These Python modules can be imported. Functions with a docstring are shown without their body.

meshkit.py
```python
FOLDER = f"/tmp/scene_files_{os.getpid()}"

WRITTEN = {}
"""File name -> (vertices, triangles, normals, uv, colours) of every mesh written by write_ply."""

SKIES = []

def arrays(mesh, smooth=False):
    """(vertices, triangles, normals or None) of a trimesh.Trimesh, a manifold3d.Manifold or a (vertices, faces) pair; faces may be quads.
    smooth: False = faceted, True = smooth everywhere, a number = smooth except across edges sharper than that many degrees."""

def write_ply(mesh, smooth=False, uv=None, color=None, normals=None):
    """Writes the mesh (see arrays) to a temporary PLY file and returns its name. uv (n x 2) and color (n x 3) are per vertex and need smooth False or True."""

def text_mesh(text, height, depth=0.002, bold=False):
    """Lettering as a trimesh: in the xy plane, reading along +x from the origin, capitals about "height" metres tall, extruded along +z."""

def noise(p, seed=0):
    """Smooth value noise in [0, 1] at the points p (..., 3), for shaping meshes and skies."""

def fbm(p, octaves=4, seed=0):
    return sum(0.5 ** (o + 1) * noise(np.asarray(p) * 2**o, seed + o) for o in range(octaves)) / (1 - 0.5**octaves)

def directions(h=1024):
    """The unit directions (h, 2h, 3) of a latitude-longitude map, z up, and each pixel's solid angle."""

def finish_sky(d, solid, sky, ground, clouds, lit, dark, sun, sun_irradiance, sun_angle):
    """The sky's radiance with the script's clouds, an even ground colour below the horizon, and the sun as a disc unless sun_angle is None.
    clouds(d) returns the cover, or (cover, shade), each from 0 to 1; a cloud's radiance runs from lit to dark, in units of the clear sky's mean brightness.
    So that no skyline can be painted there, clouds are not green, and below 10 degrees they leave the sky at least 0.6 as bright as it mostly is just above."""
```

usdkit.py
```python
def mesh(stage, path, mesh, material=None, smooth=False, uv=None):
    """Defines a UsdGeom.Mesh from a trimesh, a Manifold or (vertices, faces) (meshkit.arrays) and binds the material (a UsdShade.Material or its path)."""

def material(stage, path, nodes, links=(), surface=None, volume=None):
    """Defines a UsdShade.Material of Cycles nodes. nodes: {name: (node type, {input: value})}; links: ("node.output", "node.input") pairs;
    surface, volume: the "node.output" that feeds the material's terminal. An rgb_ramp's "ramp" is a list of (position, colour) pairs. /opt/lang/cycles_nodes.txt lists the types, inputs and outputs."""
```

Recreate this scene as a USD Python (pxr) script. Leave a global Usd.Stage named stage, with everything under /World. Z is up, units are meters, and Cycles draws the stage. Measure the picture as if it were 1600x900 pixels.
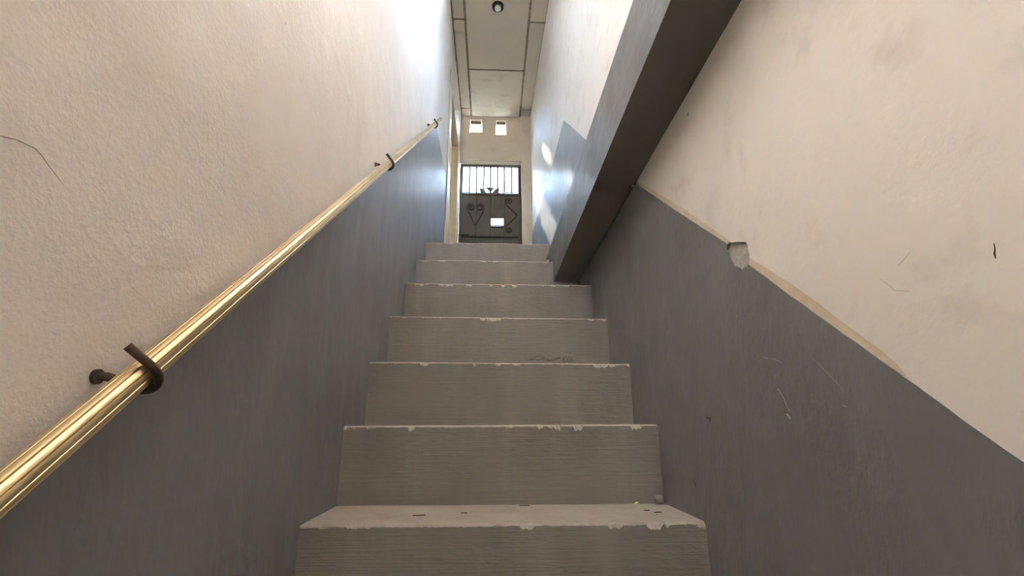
import math, random
import numpy as np, trimesh
from shapely.geometry import Polygon, box as sbox, LineString
from shapely.ops import unary_union
import usdkit, meshkit
from pxr import Usd, UsdGeom, UsdLux, UsdShade, Gf, Sdf

random.seed(7); np.random.seed(7)
stage = Usd.Stage.CreateInMemory()
UsdGeom.SetStageUpAxis(stage, 'Z'); UsdGeom.SetStageMetersPerUnit(stage, 1.0)
UsdGeom.Xform.Define(stage, '/World'); UsdGeom.Scope.Define(stage, '/World/Looks')

# ------------------------------------------------------------------ camera, sky, sun, exposure
PITCH, YAW, ROLL, FPX = 0.2775875, 0.0448153, -0.0044102, 744.04
EXPOSURE = 2.0
SKY = (0.68, 1.0, 1.50); SKY_STRENGTH = 6.0
SUN = 0.75
cp, sp, cy, sy = math.cos(PITCH), math.sin(PITCH), math.cos(YAW), math.sin(YAW)
fw = np.array([sy*cp, cy*cp, sp]); rt = np.array([cy, -sy, 0.0]); up = np.cross(rt, fw)
rt, up = math.cos(ROLL)*rt + math.sin(ROLL)*up, -math.sin(ROLL)*rt + math.cos(ROLL)*up
cam = UsdGeom.Camera.Define(stage, '/World/camera')
M = Gf.Matrix4d(*[float(v) for v in (*rt, 0, *up, 0, *(-fw), 0, 0, 0, 0, 1)])
cam.AddTransformOp().Set(M)
cam.CreateHorizontalApertureAttr(36.0); cam.CreateVerticalApertureAttr(20.25)
cam.CreateFocalLengthAttr(36.0*FPX/1600.0)
cam.CreateClippingRangeAttr((0.02, 500.0))
cam.CreateExposureAttr(EXPOSURE)

dome = UsdLux.DomeLight.Define(stage, '/World/sky')
dome.CreateIntensityAttr(SKY_STRENGTH); dome.CreateColorAttr(Gf.Vec3f(*SKY))
sun = UsdLux.DistantLight.Define(stage, '/World/sun')
sun.CreateIntensityAttr(SUN); sun.CreateNormalizeAttr(True); sun.CreateAngleAttr(2.5); sun.CreateColorAttr(Gf.Vec3f(1.0, 0.88, 0.68))
sd = np.array([0.29, -1.0, -0.846]); sd /= np.linalg.norm(sd)          # the way the sunlight travels
za = -sd; xa = np.cross([0, 0, 1.0], za); xa /= np.linalg.norm(xa); ya = np.cross(za, xa)
sun.AddTransformOp().Set(Gf.Matrix4d(*[float(v) for v in (*xa, 0, *ya, 0, *za, 0, 0, 0, 0, 1)]))

# ------------------------------------------------------------------ main measures (metres, camera at the origin)
XL, XR, XB = -0.4146, 0.4854, 0.3466        # left wall, lower right wall, face of the beam
YE, ZC, ZL = 5.40, 3.87, 1.095              # end wall, ceiling, landing
def xu(y): return 0.490 + 0.019*(YE - y)    # upper right wall, not quite parallel

# ------------------------------------------------------------------ helpers
used = {}
def path_for(name, parent):
    base = (str(parent.GetPath()) if parent is not None else '/World') + '/' + name
    k = used.get(base, 0); used[base] = k + 1
    return base if k == 0 else '%s_%03d' % (base, k)
def tag(p, label=None, cat=None, group=None, kind=None):
    for k, v in (('label', label), ('category', cat), ('group', group), ('kind', kind)):
        if v: p.SetCustomDataByKey(k, v)
    return p
def thing(name, label=None, cat=None, loc=(0, 0, 0), group=None, kind=None, parent=None):
    x = UsdGeom.Xform.Define(stage, path_for(name, parent))
    if any(loc): x.AddTranslateOp().Set(Gf.Vec3d(*map(float, loc)))
    return tag(x.GetPrim(), label, cat, group, kind)
def obj(name, mesh, mat, parent=None, smooth=False, **kw):
    m = usdkit.mesh(stage, path_for(name, parent), mesh, mat, smooth=smooth)
    return tag(m.GetPrim(), kw.get('label'), kw.get('cat'), kw.get('group'), kw.get('kind'))
def bx(x0, x1, y0, y1, z0, z1):
    m = trimesh.creation.box([x1-x0, y1-y0, z1-z0]); m.apply_translation([(x0+x1)/2, (y0+y1)/2, (z0+z1)/2]); return m
def cbx(x0, x1, y0, y1, z0, z1, c=0.004):
    """box with chamfered edges: hull of three slightly smaller boxes"""
    pts = []
    for a, b, d in ((0, c, c), (c, 0, c), (c, c, 0)):
        for x in (x0+a, x1-a):
            for y in (y0+b, y1-b):
                for z in (z0+d, z1-d): pts.append((x, y, z))
    return trimesh.convex.convex_hull(np.array(pts))
cat_ = trimesh.util.concatenate
def polys(p): return [g for g in getattr(p, 'geoms', [p]) if g.geom_type == 'Polygon' and g.area > 1e-8]
def plate_yz(poly, x0, x1, warp=None):
    out = []
    for g in polys(poly):
        e = trimesh.creation.extrude_polygon(g, x1-x0, engine='earcut'); v = e.vertices.copy()
        w = np.stack([x0 + v[:, 2], v[:, 0], v[:, 1]], 1)
        if warp: w[:, 0] += warp(w[:, 1])
        out.append(trimesh.Trimesh(w, e.faces, process=False))
    return cat_(out)
def plate_xz(poly, y0, y1):
    out = []
    for g in polys(poly):
        e = trimesh.creation.extrude_polygon(g, y1-y0, engine='earcut'); v = e.vertices.copy()
        out.append(trimesh.Trimesh(np.stack([v[:, 0], y1 - v[:, 2], v[:, 1]], 1), e.faces, process=False))
    return cat_(out)
def plate_xy(poly, z0, z1):
    out = []
    for g in polys(poly):
        e = trimesh.creation.extrude_polygon(g, z1-z0, engine='earcut'); e.apply_translation([0, 0, z0]); out.append(e)
    return cat_(out)
def tube(pts, r, sides=12, cap=True):
    p = np.asarray(pts, float); n = len(p); t = np.gradient(p, axis=0); t /= np.linalg.norm(t, axis=1, keepdims=True)
    a = np.cross(t[0], [0, 0, 1.0] if abs(t[0][2]) < .9 else [1.0, 0, 0]); a /= np.linalg.norm(a)
    ring = []; rr = np.broadcast_to(np.asarray(r, float), (n,))
    for i in range(n):
        a = a - t[i]*(a @ t[i]); a /= np.linalg.norm(a); b = np.cross(t[i], a)
        th = np.arange(sides)*2*np.pi/sides
        ring.append(p[i] + rr[i]*(np.cos(th)[:, None]*a + np.sin(th)[:, None]*b))
    v = np.vstack(ring); f = []
    for i in range(n-1):
        for j in range(sides):
            k = (j+1) % sides; A, B, C, D = i*sides+j, i*sides+k, (i+1)*sides+k, (i+1)*sides+j
            f += [(A, B, C), (A, C, D)]
    if cap:
        c0, c1 = len(v), len(v)+1; v = np.vstack([v, p[0], p[-1]])
        for j in range(sides):
            k = (j+1) % sides; f += [(c0, k, j), (c1, (n-1)*sides+j, (n-1)*sides+k)]
    return trimesh.Trimesh(v, np.array(f), process=False)
def ribbon(pts, w, d, y0):
    """flat iron strip following (x, z) points, w wide in the plane and d deep in y, front face at y0"""
    return plate_xz(LineString(pts).buffer(w/2, cap_style=2, join_style=1), y0, y0+d)
def jitter_line(pts, amp, step, seed):
    """straight segments resampled, with small hand-made wobble"""
    out = []
    for (a, b), (c, d) in zip(pts[:-1], pts[1:]):
        n = max(1, int(math.hypot(c-a, d-b)/step)); nx, nz = -(d-b), (c-a); L = math.hypot(nx, nz)
        for i in range(n):
            t = i/n; y, z = a+(c-a)*t, b+(d-b)*t
            w = (meshkit.fbm(np.array([[y*40, z*40, seed]]), 3)[0] - .5)*2*amp
            out.append((y+nx/L*w, z+nz/L*w))
    out.append(pts[-1]); return out

# ------------------------------------------------------------------ materials
def mat(name, base, rough=0.5, var=0.08, var_scale=3.0, tint=None, bumps=(), streak=None, metallic=0.0, spec=0.5, rough_var=0.0, spots=None, rough_scale=(6, 6, 6)):
    """principled material: base colour with noise variation between base and tint; bumps: list of (scale, detail, distance, (sx,sy,sz))"""
    base = np.array(base, float); tint = np.array(tint if tint is not None else base*(1-var*2), float)
    n = {'geo': ('geometry', {}), 'p': ('principled_bsdf', {'roughness': rough, 'metallic': metallic, 'specular_ior_level': spec}),
         'nv': ('noise_texture', {'scale': var_scale, 'detail': 6.0, 'roughness': 0.65}),
         'rv': ('rgb_ramp', {'ramp': [(0.30, tuple(tint)), (0.62, tuple(base))]})}
    l = [('geo.position', 'nv.vector'), ('nv.fac', 'rv.fac')]
    col = 'rv.color'
    if streak:      # (mapping scale, colour, low, high, strength)
        sc, c2, lo, hi, k = streak
        n['ms'] = ('mapping', {'scale': sc}); n['ns'] = ('noise_texture', {'scale': 1.0, 'detail': 5.0, 'roughness': 0.6})
        n['rs'] = ('map_range', {'from_min': lo, 'from_max': hi, 'to_min': 0.0, 'to_max': k, 'clamp': True})
        n['mx'] = ('mix', {'mix_type': 'mix', 'color2': c2})
        l += [('geo.position', 'ms.vector'), ('ms.vector', 'ns.vector'), ('ns.fac', 'rs.value'), ('rs.result', 'mx.fac'), (col, 'mx.color1')]; col = 'mx.color'
    if spots:       # (scale, radius, colour, strength)
        sc, rad, c3, k = spots
        n['vo'] = ('voronoi_texture', {'scale': sc, 'randomness': 1.0}); n['vr'] = ('map_range', {'from_min': rad*0.5, 'from_max': rad, 'to_min': k, 'to_max': 0.0, 'clamp': True})
        n['vm'] = ('mix', {'mix_type': 'mix', 'color2': c3})
        l += [('geo.position', 'vo.vector'), ('vo.distance', 'vr.value'), ('vr.result', 'vm.fac'), (col, 'vm.color1')]; col = 'vm.color'
    l.append((col, 'p.base_color'))
    prev = None
    for i, (sc, det, dist, s3) in enumerate(bumps):
        n['bm%d' % i] = ('mapping', {'scale': s3}); n['bn%d' % i] = ('noise_texture', {'scale': sc, 'detail': det, 'roughness': 0.6})
        n['bb%d' % i] = ('bump', {'strength': 1.0, 'distance': dist})
        l += [('geo.position', 'bm%d.vector' % i), ('bm%d.vector' % i, 'bn%d.vector' % i), ('bn%d.fac' % i, 'bb%d.height' % i)]
        if prev: l.append((prev + '.normal', 'bb%d.normal' % i))
        prev = 'bb%d' % i
    if prev: l.append((prev + '.normal', 'p.normal'))
    if rough_var:
        n['rm'] = ('mapping', {'scale': rough_scale}); n['rn'] = ('noise_texture', {'scale': 1.0, 'detail': 4.0})
        n['rr'] = ('map_range', {'from_min': 0.3, 'from_max': 0.7, 'to_min': rough-rough_var, 'to_max': rough+rough_var, 'clamp': True})
        l += [('geo.position', 'rm.vector'), ('rm.vector', 'rn.vector'), ('rn.fac', 'rr.value'), ('rr.result', 'p.roughness')]
    return usdkit.material(stage, '/World/Looks/' + name, n, l, surface='p.BSDF')

CREAM = (0.83, 0.765, 0.685)
m_cream = mat('cream_paint', CREAM, 0.60, 0.05, 2.2, bumps=((5, 4, .008, (1, 1, 1)), (150, 3, .0011, (1, 1, 1))), streak=((5, 9, 3), (0.70, 0.60, 0.49), .58, .78, .5), spots=(9.0, .035, (.38, .30, .24), .6))
m_cream_smooth = mat('cream_paint_smooth', CREAM, 0.58, 0.05, 2.0, bumps=((4, 4, .005, (1, 1, 1)), (120, 3, .0004, (1, 1, 1))), streak=((6, 8, 9), (0.62, 0.55, 0.48), .55, .72, .7), spots=(7.0, .030, (.40, .33, .27), .6))
m_gray = mat('gray_gloss_paint', (0.262, 0.260, 0.262), 0.47, 0.06, 4.0, bumps=((6, 5, .005, (1, 1, .6)), (60, 3, .0006, (1, 1, .4))), streak=((14, 14, 3), (0.31, 0.306, 0.302), .5, .72, .55), rough_var=.05, rough_scale=(16, 16, 5), spec=0.3)
m_gray_matt = mat('gray_worn_paint', (0.205, 0.198, 0.194), 0.48, 0.06, 5.0, bumps=((6, 5, .006, (1, 1, 1)), (80, 3, .0012, (1, 1, .4))), streak=((9, 9, 5), (0.24, 0.232, 0.225), .5, .75, .45), spots=(8.0, .03, (.36, .34, .31), .5), rough_var=.08)
m_beam = mat('beam_paint', (0.165, 0.155, 0.145), 0.42, 0.06, 4.0, bumps=((8, 4, .005, (1, 1, 1)), (50, 3, .0014, (1, .3, 1))), streak=((9, 3, 20), (0.20, 0.19, 0.18), .5, .75, .4), rough_var=.08)
m_soffit = mat('beam_soffit', (0.19, 0.175, 0.158), 0.75, 0.06, 4.0, spec=0.2, bumps=((8, 4, .005, (1, 1, 1)),), streak=((9, 3, 20), (0.23, 0.21, 0.19), .5, .75, .4))
m_step = mat('step_paint', (0.285, 0.265, 0.243), 0.55, 0.08, 4.5, bumps=((1, 5, .0016, (6, 30, 260)), (90, 4, .0016, (.5, 1, 1))), streak=((9, 9, 1.3), (0.36, 0.335, 0.30), .48, .72, .55), spots=(16.0, .03, (.09, .08, .07), .7))
m_tread = mat('tread_concrete', (0.52, 0.475, 0.41), 0.75, 0.10, 9.0, bumps=((14, 5, .006, (1, 1, 1)), (160, 3, .002, (1, 1, 1))), spots=(40.0, .12, (.17, .15, .12), .6))
m_nosing = mat('worn_nosing', (0.52, 0.48, 0.42), 0.7, 0.14, 40.0, bumps=((120, 4, .002, (1, 1, 1)),))
m_plaster = mat('bare_plaster', (0.50, 0.465, 0.40), 0.85, 0.14, 60.0, bumps=((90, 5, .004, (1, 1, 1)),))
m_oldpaint = mat('old_yellow_paint', (0.66, 0.53, 0.36), 0.6, 0.08, 25.0, tint=(.74, .64, .50), bumps=((60, 3, .001, (1, 1, 1)),))
m_ceiling = mat('ceiling_board', (0.58, 0.475, 0.365), 0.7, 0.05, 2.5, bumps=((5, 4, .006, (1, 1, 1)),), streak=((2.2, 2.2, 2.2), (0.50, 0.41, 0.32), .5, .8, .5))
m_ceiling_wet = mat('ceiling_board_stained', (0.59, 0.485, 0.37), 0.7, 0.04, 2.5, bumps=((5, 4, .006, (1, 1, 1)),), streak=((7, 9, 1), (0.42, 0.31, 0.24), .57, .66, .5))
m_joint = mat('ceiling_joint', (0.20, 0.155, 0.105), 0.9, 0.2, 30.0, tint=(.36, .29, .21), bumps=((60, 4, .003, (1, 1, 1)),))
m_yellow = mat('cream_yellow_gloss', (0.80, 0.62, 0.38), 0.4, 0.04, 4.0, bumps=((40, 3, .001, (1, 1, .2)),))
m_trim = mat('cream_trim', (0.80, 0.69, 0.51), 0.4, 0.04, 4.0)
m_iron = mat('gate_iron', (0.15, 0.128, 0.10), 0.42, 0.08, 12.0, bumps=((40, 3, .0015, (1, 1, 1)),))
m_iron_dark = mat('dark_iron', (0.035, 0.028, 0.022), 0.5, 0.1, 20.0)
m_rust = mat('rusty_iron', (0.085, 0.058, 0.040), 0.65, 0.15, 60.0, tint=(.045, .028, .018), bumps=((300, 3, .0006, (1, 1, 1)),))
m_brass = mat('gold_rail', (0.86, 0.70, 0.42), 0.34, 0.04, 9.0, metallic=1.0, rough_var=.03)
m_groove = mat('rail_groove', (0.30, 0.19, 0.07), 0.45, 0.08, 12.0, metallic=1.0)
m_bulb = mat('bulb_opal', (0.80, 0.76, 0.68), 0.25, 0.02, 9.0)
m_black = mat('black_bakelite', (0.02, 0.017, 0.015), 0.4, 0.05, 9.0)
m_white = mat('white_crumb', (0.82, 0.78, 0.70), 0.8, 0.05, 50.0)
m_dark = mat('dark_fleck', (0.05, 0.04, 0.03), 0.8, 0.1, 50.0)
m_scuff = mat('pale_scuff', (0.36, 0.345, 0.32), 0.7, 0.1, 60.0)
m_crack = mat('hair_crack', (0.46, 0.40, 0.33), 0.9, 0.1, 60.0)
m_mark = mat('pencil_grime', (0.085, 0.072, 0.06), 0.8, 0.1, 60.0)
m_house = mat('white_facade', (0.30, 0.27, 0.22), 0.8, 0.04, 1.0)
m_ledge = mat('facade_ledge', (0.05, 0.045, 0.04), 0.8, 0.04, 1.0)
m_tile = mat('roof_tile', (0.10, 0.045, 0.025), 0.8, 0.1, 4.0)
m_blue = mat('blue_shutter', (0.10, 0.14, 0.24), 0.6, 0.05, 4.0)
m_leaf = usdkit.material(stage, '/World/Looks/leaf', {'g': ('geometry', {}), 'n': ('noise_texture', {'scale': 5.0}), 'r': ('rgb_ramp', {'ramp': [(.35, (.42, .40, .10)), (.65, (.62, .52, .20))]}), 'd': ('diffuse_bsdf', {}), 't': ('translucent_bsdf', {}), 'm': ('mix_closure', {'fac': .5})},
    [('g.position', 'n.vector'), ('n.fac', 'r.fac'), ('r.color', 'd.color'), ('r.color', 't.color'), ('d.BSDF', 'm.closure1'), ('t.BSDF', 'm.closure2')], surface='m.closure')
m_bark = mat('bark', (0.16, 0.12, 0.08), 0.9, 0.15, 9.0)
m_ground = mat('outside_paving', (0.50, 0.36, 0.23), 0.9, 0.1, 1.5)
m_floor = mat('lobby_floor', (0.36, 0.33, 0.29), 0.6, 0.1, 3.0, bumps=((30, 4, .002, (1, 1, 1)),))

# ------------------------------------------------------------------ left wall
Y0, ZF = -1.80, -1.07
DOOR = sbox(4.04, ZL, 5.17, 3.27)
rail_line = lambda y: 0.045 + 0.838*(y - 0.573)
full_l = sbox(Y0, ZF-0.3, YE+0.09, ZC+0.04)
dado_l = Polygon([(-1.0, ZF-0.3), *jitter_line([(-1.0, rail_line(-1.0)), (3.03, 2.105), (3.86, 2.135)], .003, .02, 3), (3.86, ZF-0.3)]).buffer(0)
wl = thing('wall_left', 'cream plaster wall with gray painted dado on the left of the stairs', kind='structure')
obj('plaster_core', plate_yz(full_l.difference(DOOR), XL-0.16, XL-0.003), m_plaster, wl)
obj('cream_paint', plate_yz(full_l.difference(DOOR).difference(dado_l), XL-0.003, XL), m_cream, wl)
obj('gray_dado', plate_yz(dado_l.difference(DOOR), XL-0.003, XL+0.0006), m_gray, wl, label='gray glossy painted dado below the handrail')
crack = [(XL+.0002, y, z) for y, z in [(.360, .236), (.369, .235), (.382, .240), (.399, .242), (.407, .239), (.415, .234), (.423, .230), (.434, .224)]]
obj('crack', tube(crack, [.0001, .0003, .0003, .0004, .0004, .0003, .0003, .0001], 5), m_crack, wl)

# side door in the left wall, up on the landing
d1 = thing('door_1', 'cream yellow side door set into the left wall on the landing', kind='structure')
obj('jamb', cat_([bx(XL-0.16, XL-.001, 5.155, 5.17, ZL, 3.27)]), m_yellow, d1)
obj('jamb', bx(XL-0.16, XL-.001, 4.04, 4.052, ZL, 3.27), m_yellow, d1)
obj('jamb_head', bx(XL-0.16, XL-.001, 4.04, 5.17, 3.258, 3.272), mat('door_head_shade', (.50, .36, .18), .5), d1)  # browner than the jambs: the shadow under the head is put into the colour
leaf = obj('door_leaf', cbx(XL-0.12, XL-0.078, 4.054, 5.15, ZL+.008, 3.255, .003), m_trim, d1)
for zh in (1.45, 2.05, 2.62):
    h = obj('hinge', cat_([trimesh.creation.cylinder(.006, .09, transform=trimesh.transformations.translation_matrix([XL-.072, 5.146, zh])), bx(XL-.0775, XL-.074, 5.10, 5.146, zh-.045, zh+.045)]), m_trim, d1)
obj('casing', cbx(XL+.0008, XL+.014, 3.87, 4.036, ZL, 3.30, .004), m_trim, d1)

# ------------------------------------------------------------------ lower right wall: bare plaster, chipped paint skin, old paint showing at the edge of the gray dado
edge = [(1.50, .832), (1.455, .796), (1.158, .558), (.992, .427), (.898, .353), (.831, .285), (.734, .204), (.647, .133), (.589, .085), (.540, .047), (.490, .004), (.439, -.036), (-1.8, -1.78)]
edge_j = jitter_line(edge, .0012, .01, 11)
full_r = sbox(Y0, ZF-.3, 2.95, .86)
dado_r = Polygon(edge_j + [(-1.8, -1.9), (2.95, -1.9), (2.95, .86), (1.52, .86)]).buffer(0).intersection(full_r)
chip = Polygon([(.898, .357), (.890, .3545), (.882, .351), (.869, .347), (.856, .342), (.845, .3375), (.833, .333), (.829, .328), (.826, .323), (.8275, .318), (.827, .312), (.826, .304), (.829, .296), (.833, .290), (.839, .285), (.852, .286), (.864, .284), (.866, .289), (.869, .292), (.877, .2975), (.884, .301), (.890, .300), (.891, .307), (.895, .314), (.898, .322), (.903, .329), (.902, .337), (.905, .344), (.901, .351)])
strip_top = [(1.455, .800), (1.422, .783), (1.33, .713), (1.238, .642), (1.15, .572), (1.081, .517), (.989, .441), (.943, .403), (.905, .371), (.86, .33), (.824, .296), (.784, .266), (.725, .220), (.668, .172), (.621, .128), (.572, .087), (.552, .066), (.540, .047)]
strip = Polygon(jitter_line(strip_top, .0012, .008, 5) + [(.56, .055), (.70, .160), (.86, .30), (1.10, .49), (1.40, .73)]).buffer(0).union(Polygon(strip_top + [(.734, .19), (.9, .33), (1.158, .54)]).buffer(0)).difference(dado_r)
wr = thing('wall_right', 'cream and gray painted lower wall on the right of the stairs with a chipped patch', kind='structure')
obj('plaster_core', plate_yz(full_r, XR+.0075, XR+.22), m_plaster, wr)
obj('cream_paint', plate_yz(full_r.difference(dado_r).difference(chip).difference(strip), XR, XR+.0035), m_cream_smooth, wr)
obj('old_paint_strip', plate_yz(strip.difference(chip), XR+.0008, XR+.0035), m_oldpaint, wr, label='yellowish strip of older paint along the dado edge')
obj('gray_dado', plate_yz(dado_r.difference(chip), XR-.0005, XR+.0035), m_gray_matt, wr, label='gray painted dado sloping down to the right')
n = 60; gy, gz = np.meshgrid(np.linspace(.80, .93, n), np.linspace(.26, .38, n), indexing='ij')
P = np.stack([np.zeros_like(gy), gy, gz], -1).reshape(-1, 3)
P[:, 0] = XR + .0036 + .0036*meshkit.fbm(P*60+3, 4, 2)
idx = np.arange(n*n).reshape(n, n); F = []
for a, b, c, d in zip(idx[:-1, :-1].ravel(), idx[1:, :-1].ravel(), idx[1:, 1:].ravel(), idx[:-1, 1:].ravel()): F += [(a, d, c), (a, c, b)]
obj('exposed_plaster', trimesh.Trimesh(P, np.array(F), process=False), m_plaster, wr, smooth=True, label='bare rough plaster patch where the paint flaked off')
def mark(pts, r, mtl, name, parent, x=XR): return obj(name, tube([(x, y, z) for y, z in pts], r, 5), mtl, parent)
mark([(.4105, .166), (.411, .160), (.4125, .156), (.4128, .151)], [.0003, .0006, .0009, .0004], m_mark, 'gouge', wr, XR-.0001)
mark([(1.0, .743), (1.001, .739), (1.002, .735)], [.0006, .0014, .0006], m_mark, 'gouge', wr, XR-.0001)
mark([(1.092, .012), (1.08, .0115), (1.07, .009), (1.072, .001)], [.0008, .0022, .0022, .0006], m_mark, 'gouge', wr, XR-.0006)
mark([(1.194, -.133), (1.19, -.139), (1.186, -.145)], .0012, m_mark, 'gouge', wr, XR-.0006)
for pts, r in (([(.786, .013), (.781, .009), (.778, .005)], .0016), ([(.83, .113), (.815, .107), (.795, .104), (.778, .096)], .0005), ([(.70, .093), (.683, .078), (.666, .061), (.655, .050), (.647, .040)], .0005),
               ([(.80, .055), (.79, .042), (.785, .030), (.778, .018)], .0005), ([(.655, .022), (.648, .020)], .0009), ([(.905, .085), (.90, .075)], .0007)):
    mark(pts, r, m_scuff, 'scuff', wr, XR-.0005)
for pts in ([(.549, .171), (.54, .163), (.536, .158), (.532, .152), (.522, .149), (.512, .146)], [(.500, .19), (.512, .183), (.52, .180)]):
    mark(pts, .0003, m_crack, 'crack', wr, XR+.0001)

# ------------------------------------------------------------------ beam over the lower right wall
def zs(y): return .803 - .0205*(y-.45)
bm = []
for x in (XB, .78):
    for y in (Y0, 2.86):
        bm += [(x, y, zs(y)), (x, y, 1.012)]
bmesh = trimesh.convex.convex_hull(np.array(bm))
bmt = thing('ceiling_beam', 'heavy gray painted concrete beam jutting from the right wall above the stairs', 'beam')
obj('beam_body', bmesh, m_beam, bmt)
so = np.array([(x, y, zs(y)-d) for x in (XB+.0004, .70) for y in (Y0, 2.855) for d in (.0006, .0002)])
obj('soffit', trimesh.convex.convex_hull(so), m_soffit, bmt, label='dull dark underside of the beam')
obj('plaster_flake', trimesh.convex.convex_hull(np.array([(XR-.012, 1.452, zs(1.45)-.004), (XR-.002, 1.45, zs(1.45)-.006), (XR-.006, 1.462, zs(1.45)-.0005), (XR-.014, 1.46, zs(1.45)-.001), (XR-.003, 1.44, zs(1.45)-.001), (XR-.009, 1.449, zs(1.45)+.001)])), m_white,
    label='tiny pale plaster flake where beam, cream paint and dado meet', cat='flake')

# ------------------------------------------------------------------ upper right wall with a high window opening
WIN = sbox(1.64, 2.85, 2.08, 3.62); WIN2 = sbox(-.90, 1.60, .42, 3.70)
full_u = sbox(Y0, 1.0125, YE+.09, ZC+.04)
dado_u = Polygon([(1.70, .95), *jitter_line([(1.75, .98), (2.364, 1.543), (3.083, 2.200)], .003, .02, 8), *jitter_line([(3.083, 2.2), (3.73, 2.165), (5.2, 2.215)], .003, .03, 9), (YE+.09, 2.215), (YE+.09, .95)]).buffer(0).intersection(full_u)
wu = thing('wall_right_upper', 'cream upper right wall above the beam with a gray dado at landing level', kind='structure')
obj('plaster_core', plate_yz(full_u.difference(WIN).difference(WIN2), .003, .17, xu), m_plaster, wu)
obj('cream_paint', plate_yz(full_u.difference(WIN).difference(WIN2).difference(dado_u), 0, .003, xu), m_cream_smooth, wu)
obj('gray_dado', plate_yz(dado_u, -.0006, .003, xu), m_gray, wu, label='gray glossy dado panel of the landing')
w1 = thing('window_1', 'high window opening in the upper right wall', kind='structure')
obj('window_frame', plate_yz(WIN.difference(WIN.buffer(-.035, join_style=2)), .06, .10, xu), m_trim, w1)
w3 = thing('window_2', 'wide high glazed window in the upper right wall', kind='structure')
obj('window_frame', plate_yz(WIN2.difference(WIN2.buffer(-.035, join_style=2)), .06, .10, xu), m_trim, w3)
obj('mullion', plate_yz(sbox(-.255, 1.635, -.225, 3.665), .065, .095, xu), m_trim, w3)
m_sheet = usdkit.material(stage, '/World/Looks/sky_warming_pane', {'t': ('transparent_bsdf', {'color': (0.85, .715, .60)}), 'g': ('glossy_bsdf', {'color': (.9, .9, .9), 'roughness': .2}), 'f': ('fresnel', {'IOR': 1.3}), 'm': ('mix_closure', {})},  # unseen panes, tint added to warm the blue sky light
    [('f.fac', 'm.fac'), ('t.BSDF', 'm.closure1'), ('g.BSDF', 'm.closure2')], surface='m.closure')
obj('pane', plate_yz(sbox(-.88, 1.62, -.25, 3.68), .078, .082, xu), m_sheet, w3)
obj('pane', plate_yz(sbox(-.23, 1.62, .40, 3.68), .078, .082, xu), m_sheet, w3)

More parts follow.
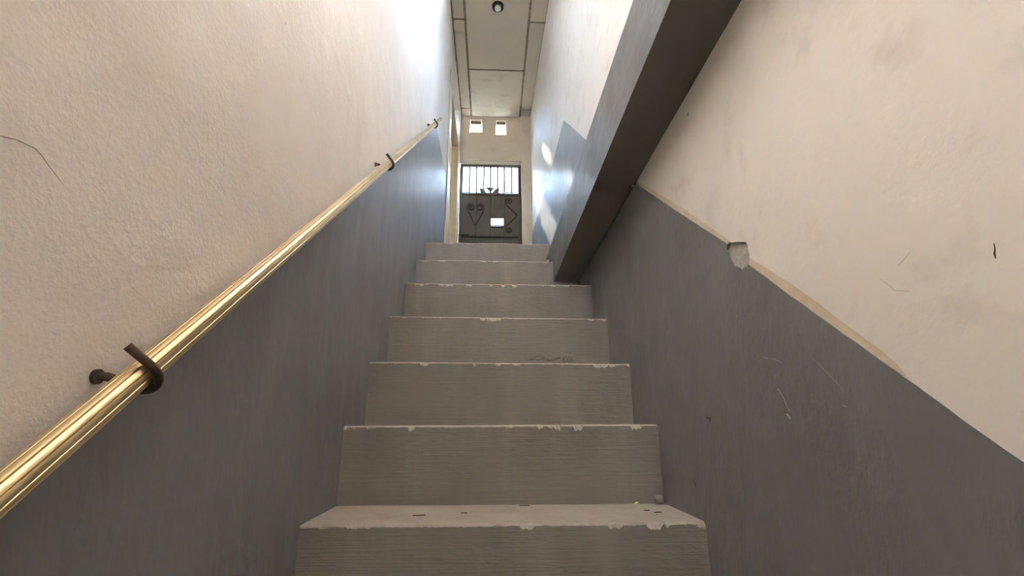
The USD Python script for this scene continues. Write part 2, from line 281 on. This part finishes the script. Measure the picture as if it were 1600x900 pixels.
# ------------------------------------------------------------------ staircase
nl = [(.90, -.425), (1.158, -.212), (1.419, -.004), (1.651, .2055), (1.920, .4245), (2.218, .654), (2.499, .872), (2.800, 1.093)]
nr = [(.90, -.425), (1.153, -.215), (1.414, -.004), (1.655, .2005), (1.932, .421), (2.195, .645), (2.530, .879), (2.850, 1.108)]
nl = [(.38, -.855), (.64, -.64)] + nl; nr = [(.38, -.855), (.64, -.64)] + nr
st = thing('staircase', 'narrow straight flight of gray painted concrete steps with chipped edges climbing to the landing', 'stairs')
NX = 260
def build_step(k):
    xr_end = XR-.0006 if k < 9 else .497
    t = np.linspace(0, 1, NX); xs = XL+.0007 + t*(xr_end - XL - .0007)
    tt = (xs-XL)/(XR-XL) if k < 8 else np.clip((xs-XL)/(XB-XL), 0, 1.35)
    yn = nl[k][0]+(nr[k][0]-nl[k][0])*tt; zn = nl[k][1]+(nr[k][1]-nl[k][1])*tt
    zp = (nl[k-1][1]+(nr[k-1][1]-nl[k-1][1])*tt if k > 0 else np.full(NX, ZF)) - .03
    yb = (nl[k+1][0]+(nr[k+1][0]-nl[k+1][0])*tt + .03) if k+1 < len(nl) else np.full(NX, 5.60)
    q = np.stack([xs*9, np.full(NX, k*3.1), np.zeros(NX)], 1)
    wob = (meshkit.fbm(q, 4, k)-.5)*.006
    zn = zn + wob*.5; yn = yn + (meshkit.fbm(q+40, 4, k)-.5)*.005
    q2 = np.stack([xs*36, np.full(NX, k*7.7), np.zeros(NX)], 1); q3 = np.stack([xs*150, np.full(NX, k*5.3), np.zeros(NX)], 1)
    c = np.clip((meshkit.fbm(q2, 4, k+20)-.575)*14, 0, .75)*np.clip(meshkit.fbm(q2*.16+9, 2, k)*2.4-.5, 0, 1.2)
    grain = meshkit.fbm(q3, 3, k)
    cz = .0034 + .0026*grain + .012*c*(0.4+grain)          # how far the broken edge runs down the riser
    cyv = .0050 + .0020*grain + .007*c
    rows = [np.stack([xs, yn, zp], 1), np.stack([xs, yn + .0006, zn - cz], 1), np.stack([xs, yn + cyv*.45, zn - cz*.42], 1), np.stack([xs, yn + cyv, zn], 1), np.stack([xs, yb, zn + 0*wob], 1), np.stack([xs, yb, zp], 1)]
    def strip_mesh(a, b):
        v = np.vstack([rows[a], rows[b]]); i = np.arange(NX-1)
        f = np.vstack([np.stack([i, i+1, i+NX+1], 1), np.stack([i, i+NX+1, i+NX], 1)])
        return trimesh.Trimesh(v, f, process=False)
    caps = []
    for e in (0, NX-1):
        v = np.array([r[e] for r in rows]); f = [(0, j, j+1) for j in range(1, 5)]
        caps.append(trimesh.Trimesh(v, np.array(f if e else [x[::-1] for x in f]), process=False))
    if k == 9:
        s = obj('floor', cat_([strip_mesh(0, 1), strip_mesh(5, 0), strip_mesh(4, 5)] + caps), m_step, kind='structure', label='landing slab at the head of the stairs, its front edge the topmost riser')
    else: s = obj('step', cat_([strip_mesh(0, 1), strip_mesh(5, 0), strip_mesh(4, 5)] + caps), m_step, st)
    obj('tread', strip_mesh(3, 4), m_tread, s)
    obj('worn_nosing', cat_([strip_mesh(1, 2), strip_mesh(2, 3)]), m_nosing, s)
    return s
steps = [build_step(k) for k in range(len(nl))]
# dark grime scribbled along the foot of one riser
R4 = steps[6]; y4 = 1.927
scr = [[(.146, .246), (.160, .250), (.174, .256), (.186, .262), (.203, .264), (.219, .256), (.231, .251), (.238, .243)], [(.16, .247), (.175, .251), (.19, .247), (.205, .254), (.22, .247), (.235, .2445)],
       [(.238, .2435), (.252, .251), (.266, .254), (.281, .258)], [(.244, .243), (.262, .250), (.281, .2565)], [(.291, .243), (.297, .262)], [(.300, .243), (.296, .252)], [(.305, .262), (.312, .244)], [(.314, .264), (.321, .243)], [(.324, .262), (.331, .243)], [(.291, .242), (.315, .241), (.342, .242)], [(.323, .280), (.3235, .275)]]
for pts in scr:
    P3 = [(x, y4+.0045 if False else 1.9205+.012*(x-XL)/.9-.0022, z) for x, z in pts]
    obj('grime_mark', tube(P3, .0009, 5), m_mark, R4)

# landing floor runs on to the gate as the last step's tread; lower lobby floor
obj('floor', bx(XL-.16, XR+.22, Y0, .40, ZF-.25, ZF), m_floor, kind='structure', label='lower lobby floor at the foot of the stairs')

# ------------------------------------------------------------------ end wall with gate opening and two vents
endp = sbox(XL, ZL-.02, .37, ZC+.03).difference(sbox(XL-.02, ZL-.05, .366, 3.225))
v1 = Polygon([(-.300, 3.632), (-.296, 3.825), (-.142, 3.825), (-.132, 3.636)]); v2 = Polygon([(.038, 3.608), (.046, 3.818), (.170, 3.818), (.176, 3.612), (.16, 3.604), (.05, 3.604)])
wb = thing('wall_back', 'cream end wall over the gate with two small square vent holes', kind='structure')
m_peach = mat('peach_cream_paint', (0.84, 0.725, 0.585), 0.55, 0.05, 2.0, bumps=((4, 4, .005, (1, 1, 1)),), streak=((6, 8, 9), (0.66, 0.55, 0.43), .55, .72, .6))
obj('wall_panel', plate_xz(endp.difference(v1).difference(v2), YE, YE+.09), m_peach, wb)
for x0, x1 in ((-.290, -.152), (.052, .164)): obj('vent_lintel', cbx(x0, x1, YE+.018, YE+.085, 3.772, 3.815, .003), m_joint, wb)
obj('pilaster', cbx(.366, .64, YE-.022, YE+.16, ZL, ZC+.02, .004), m_peach, wb)
obj('head_shade_strip', bx(XL+.001, .365, YE+.003, YE+.088, 3.219, 3.2245), mat('head_shade_tone', (.34, .28, .21), .8, spec=.2), wb)  # dark strip added under the gate lintel, its brown is painted shade
obj('reveal', bx(.366, .64, YE+.05, YE+.16, ZL, ZC), m_peach, wb)

# ------------------------------------------------------------------ ceiling of boards with grubby joints
cl = thing('ceiling', 'beige board ceiling with dark taped joints', kind='structure')
obj('backing', bx(XL-.16, .85, Y0, YE+.09, ZC+.0126, ZC+.10), m_joint, cl)
def panel(x0, x1, y0, y1, mt=m_ceiling):
    g = .0115
    obj('board', cbx(x0+g, x1-g, y0+g, y1-g, ZC, ZC+.0125, .002), mt, cl)
XA, XC = -.2825, .3545
for y0, y1 in ((Y0, -.30), (-.30, 2.10), (2.10, 4.536)): panel(XA, XC, y0, y1)
panel(XA, XC, 4.536, YE+.004, m_ceiling_wet)
for y0, y1 in ((Y0, 1.40), (1.40, 3.843), (3.843, 5.236), (5.236, YE+.004)):
    panel(XL+.004, XA, y0, y1); 
for y0, y1 in ((Y0, 1.40), (1.40, 3.850), (3.850, 5.236), (5.236, YE-.02)):
    e = thing  # right hand boards follow the slanted wall
    g = .0115
    poly = Polygon([(XC+g, y0+g), (xu(y0)-.006, y0+g), (xu(y1)-.006, y1-g), (XC+g, y1-g)])
    obj('board', plate_xy(poly, ZC, ZC+.0125), m_ceiling, cl)

# ceiling lamp
def lathe(prof, n=40):
    return trimesh.creation.revolve(np.array(prof, float), sections=n)
lp = thing('ceiling_lamp', 'round ceiling lamp holder with a bare opal bulb on the landing ceiling', 'lamp', (.04, 3.655, ZC))
def down(prof): 
    m = lathe([(r, z) for r, z in prof]); return m
obj('mounting_plate', down([(0, -.010), (.050, -.010), (.066, -.006), (.068, 0), (0, 0)][::-1]), m_ceiling, lp, smooth=30)
obj('holder', down([(.030, -.010), (.056, -.012), (.055, -.034), (.050, -.040), (.044, -.040), (.042, -.020), (.030, -.018)][::-1]), m_black, lp, smooth=30)
obj('bulb', down([(0, -.072), (.012, -.070), (.023, -.064), (.030, -.054), (.032, -.044), (.029, -.034), (.022, -.026), (.015, -.018), (0, -.016)][::-1]), m_bulb, lp, smooth=True)

# ------------------------------------------------------------------ iron gate
GY = 5.455
gt = thing('iron_gate', 'brown painted iron gate with barred top, scrollwork and a small hatch', 'gate', (0, GY, ZL))
def G(m): m = m.copy(); m.apply_translation([0, -GY, -ZL]); return m
def gbar(x0, x1, z0, z1, y0=GY, d=.02, c=.002): return G(cbx(x0, x1, y0, y0+d, z0, z1, c))
GL, GR, GB, GT = -.411, .364, ZL+.015, 3.205
obj('frame_stile', gbar(GL, GL+.036, GB, GT, d=.035), m_iron, gt); obj('frame_stile', gbar(GR-.036, GR, GB, GT, d=.035), m_iron, gt)
obj('frame_rail', gbar(GL+.036, GR-.036, GT-.036, GT, d=.035), m_iron, gt)
obj('frame_rail', gbar(GL+.036, GR-.036, 2.775, 2.80, d=.03), m_iron, gt)
obj('frame_rail', gbar(GL+.036, GR-.036, 2.195, 2.215, d=.012, y0=GY-.006), m_iron_dark, gt)
obj('frame_rail', gbar(GL+.036, GR-.036, GB, GB+.036, d=.035), m_iron, gt)
hole = sbox(-.021, 2.372, .143, 2.464)
obj('sheet_panel', G(plate_xz(sbox(GL+.030, 2.205, GR-.030, 2.785).difference(hole), GY+.022, GY+.026)), m_iron, gt)
obj('sheet_panel', G(plate_xz(sbox(GL+.030, GB+.03, GR-.030, 2.205), GY+.022, GY+.026)), m_iron, gt)
for i, x in enumerate((-.288, -.200, -.108, -.021, .067, .153, .245)):
    long = i in (1, 3, 5)
    obj('bar', G(trimesh.creation.cylinder(.0085, (GT-.02)-(2.785 if not long else GB+.02), sections=14, transform=trimesh.transformations.translation_matrix([x, GY+.010, ((GT-.02)+(2.785 if not long else GB+.02))/2]))), m_iron, gt, smooth=40)
def spiral(cx, cz, r0, a0, turns, r1=.012, n=40, s=1):
    th = np.linspace(0, turns*2*np.pi, n); rr = r0+(r1-r0)*th/th[-1]
    return [(cx+r*math.cos(a0+s*t), cz+r*math.sin(a0+s*t)) for t, r in zip(th, rr)]
BX = -.2045
# heart: two mirrored scrolls around the second long bar
for s in (-1, 1):
    cx = BX + s*.056; sp_ = spiral(cx, 2.600, .050, 0 if s > 0 else math.pi, 1.35, .012, 50, s)
    pts = [(BX + s*.006, 2.362), (BX + s*.050, 2.455), (BX + s*.092, 2.545)] + sp_
    obj('scroll', G(ribbon(pts, .011, .012, GY-.004)), m_iron_dark, gt)
z1 = spiral(.214, 2.692, .046, math.pi*1.15, 1.4, .010, 50, -1); z2 = spiral(.212, 2.302, .042, math.pi*.9, 1.4, .010, 50, 1)
obj('scroll', G(ribbon(z1[::-1] + [(.185, 2.635), (.318, 2.497), (.186, 2.362)] + z2, .011, .012, GY-.004)), m_iron_dark, gt)
for pl in ([(-.171, 2.876), (-.120, 2.862), (-.092, 2.835), (-.072, 2.798), (-.140, 2.796), (-.150, 2.84)], [(-.084, 2.882), (.034, 2.883), (.004, 2.852), (-.025, 2.812), (-.055, 2.852)], [(.098, 2.875), (.060, 2.873), (.026, 2.845), (.002, 2.796), (.074, 2.798), (.082, 2.84)]):
    obj('leaf_ornament', G(plate_xz(Polygon(pl), GY+.012, GY+.016)), m_iron, gt)
obj('hatch_flap', gbar(-.012, .138, 2.338, 2.352, y0=GY+.004, d=.02), m_iron_dark, gt)
obj('bolt', gbar(GL-.0, -.282, 2.216, 2.232, y0=GY-.016, d=.016), m_iron_dark, gt)

# ------------------------------------------------------------------ handrail and its hooks
RX = -.369; A = np.array([RX, -.35, -.049-.839*.754]); B = np.array([RX, 2.934, 2.074])
ax = (B-A)/np.linalg.norm(B-A); L = np.linalg.norm(B-A); RR = .0140
hr = thing('handrail', 'fluted gold coloured metal handrail along the left wall', 'handrail')
nt = 96; th = np.arange(nt)*2*np.pi/nt
flute = RR - .0011*(np.clip(np.cos(th*12), .80, 1)-.80)/.20
nv = np.cross([1.0, 0, 0], ax)
def prof_tube(rad, a, b):
    v, f = [], []
    for s in (a, b): v += [A + ax*s + r*(math.cos(t)*np.array([1.0, 0, 0]) + math.sin(t)*nv) for t, r in zip(th, rad)]
    for j in range(nt):
        k = (j+1) % nt; f += [(j, k, nt+k), (j, nt+k, nt+j)]
    v += [A+ax*a, A+ax*b]
    for j in range(nt):
        k = (j+1) % nt; f += [(2*nt, k, j), (2*nt+1, nt+j, nt+k)]
    m = trimesh.Trimesh(np.array(v), np.array(f), process=False); m.fix_normals(); return m
obj('rail_tube', prof_tube(flute, 0, L), m_brass, hr, smooth=25)
for k in range(12):
    a = k*2*np.pi/12; c = (RR-.0010)*(math.cos(a)*np.array([1.0, 0, 0]) + math.sin(a)*nv)
    obj('groove', tube([A+ax*.001+c, A+ax*(L-.001)+c], .00052, 6), m_groove, hr)
def hook(y, label):
    s = (y-A[1])/ax[1]; C = A + ax*s; h = thing('rail_hook', label, 'hook', C, group=None)
    r = .0046; R_ = RR + r + .0004
    pl = lambda u, n: np.array([u, 0, 0]) + nv*n
    pts = [pl(XL-RX+.001, -.002), pl(XL-RX+.012, -.002), pl(XL-RX+.020, -.006), pl(-.0195, -.0125)]
    for a in np.linspace(math.radians(222), math.radians(395), 22): pts.append(pl(R_*math.cos(a), R_*math.sin(a)))
    e = pts[-1]; d = np.array([-.60, 0, 0]) + nv*.80; d /= np.linalg.norm(d)
    a2 = math.radians(395); tan = np.array([-math.sin(a2), 0, 0]) + nv*math.cos(a2)
    for q in (.006, .012, .020, .030): pts.append(e + (tan*.75 + d*.25)*q)
    obj('hook_rod', tube(pts, r, 12), m_rust, h, smooth=40)
    fl = trimesh.creation.cylinder(.0078, .004, sections=20); fl.apply_transform(trimesh.transformations.rotation_matrix(np.pi/2, [0, 1, 0])); fl.apply_translation([XL-RX+.0022, 0, 0]); fl.apply_translation(nv*-.002)
    obj('wall_collar', fl, m_rust, h, smooth=30)
hook(.523, 'rusty iron hook nearest the camera holding up the gold handrail')
hook(1.516, 'dark iron hook halfway up the gold handrail')
hook(2.640, 'small dark iron hook near the top end of the gold handrail')

# ------------------------------------------------------------------ crumbs and litter on the stairs
def lump(r, seed, sq=(1, 1, .6)):
    m = trimesh.creation.icosphere(2, r); v = m.vertices; m.vertices = v*(0.65 + .8*meshkit.fbm(v/r*1.3+seed, 3, seed))[:, None]*np.array(sq); return m
def drop(name, label, cat, x, y, z, m, mtl, group=None):
    m = m.copy(); m.apply_translation([x, y, z - m.bounds[0][2]]); obj(name, m, mtl, label=label, cat=cat, group=group, smooth=35)
ZT = -.2118
drop('plaster_crumb', 'white plaster crumb lying on the lowest visible tread near the right', 'crumb', .394, 1.372, ZT, lump(.0062, 3), m_white)
drop('plaster_crumb', 'small white crumb on the edge of the upper step beside the beam', 'crumb', .318, 2.55, .882, lump(.008, 5), m_white)
drop('mortar_lump', 'dark lump of mortar in the right rear corner of the lowest visible tread', 'lump', .462, 1.392, ZT, lump(.013, 9, (1, 1, .9)), m_step)
for i, (x, y, l, a) in enumerate(((-.17, 1.262, .030, .15), (-.063, 1.285, .016, -.1), (.093, 1.385, .028, .05), (.414, 1.262, .020, .25), (.395, 1.29, .014, -.2))):
    m = cbx(-l/2, l/2, -.002, .002, 0, .0015, .0005); m.apply_transform(trimesh.transformations.rotation_matrix(a, [0, 0, 1]))
    drop('wood_splinter', ('dark splinter on the lowest visible tread left of centre', 'short dark splinter near the middle of the lowest visible tread', 'dark splinter against the riser behind the lowest visible tread', 'dark fleck at the right end of the lowest visible tread', 'short dark fleck just left of the right tread corner')[i], 'splinter', x, y, ZT, m, m_dark)

# ------------------------------------------------------------------ lobby behind the camera, and outside
wf = thing('wall_front', 'cream wall closing the lobby behind the stairs', kind='structure')
obj('wall_panel', plate_xz(sbox(XL-.16, ZF-.25, .85, ZC+.05), Y0-.15, Y0), m_cream, wf)

obj('ground', bx(-40, 40, -40, 60, ZF-.60, ZF-.26), m_ground, kind='structure', label='paving outside the building')
obj('outside_terrace', bx(-1.7, 1.7, 5.62, 8.0, .6, ZL-.03), m_ground, kind='structure', label='raised yard outside the gate')
obj('sky_blocking_wall', bx(-1.9, -1.7, 5.62, 8.0, -1.3, 5.0), m_house, label='unseen side wall added on the left beyond the gate to cut sky light', cat='wall')  # both side walls are added out of view to dim the sky on the facade
obj('sky_blocking_wall', bx(1.7, 1.9, 5.62, 8.0, -1.3, 5.0), m_house, label='unseen side wall added on the right beyond the gate to cut sky light', cat='wall')
nb = thing('neighbour_house', 'bright white house front seen through the bars of the gate', 'house')
obj('wall', bx(-3, 3, 8.0, 8.4, -1.3, 4.62), m_house, nb)
obj('ledge', bx(-1.7, .46, 7.86, 8.0, 4.05, 4.12), m_ledge, nb)
obj('ledge', bx(-.50, .36, 7.95, 8.0, 3.80, 3.825), m_ledge, nb)
obj('downpipe', tube([(.75, 7.92, 4.25), (.75, 7.92, 4.6)], .06, 12), m_ledge, nb)
obj('canopy', trimesh.convex.convex_hull(np.array([(.40, 7.6, 4.02), (.60, 7.6, 4.03), (.40, 8, 4.06), (.60, 8, 4.15), (.55, 7.7, 4.2), (.47, 7.65, 3.92)])), m_tile, nb)
obj('shutter', bx(.39, .61, 7.96, 8.0, 3.35, 3.76), m_blue, nb)

# small tree beyond the yard, seen through the vents
tr = thing('tree', 'yellow green leafy tree behind the yard, seen through the vent holes', 'tree', (-.08, 8.9, -1.3))
rng = np.random.default_rng(5)
obj('trunk', tube([(0, 0, 0), (.03, .02, 3.0), (-.02, 0, 5.5), (.03, .02, 7.2)], [.07, .06, .05, .02], 10), m_bark, tr)
V, F = [], []
for i in range(1500):
    d = rng.normal(size=3); d /= np.linalg.norm(d); c = d*np.array([.55, .5, .75])*rng.uniform(.2, 1)**.5 + np.array([0, 0, 7.45])
    a = rng.normal(size=3); a /= np.linalg.norm(a); b = np.cross(a, rng.normal(size=3)); b /= np.linalg.norm(b); nn = np.cross(a, b)
    l, w = rng.uniform(.07, .12), rng.uniform(.03, .05); k = len(V)
    V += [c-a*l, c+b*w+nn*.01, c+a*l, c-b*w+nn*.01]; F += [(k, k+1, k+2), (k, k+2, k+3)]
obj('foliage', trimesh.Trimesh(np.array(V), np.array(F), process=False), m_leaf, tr, kind='stuff')
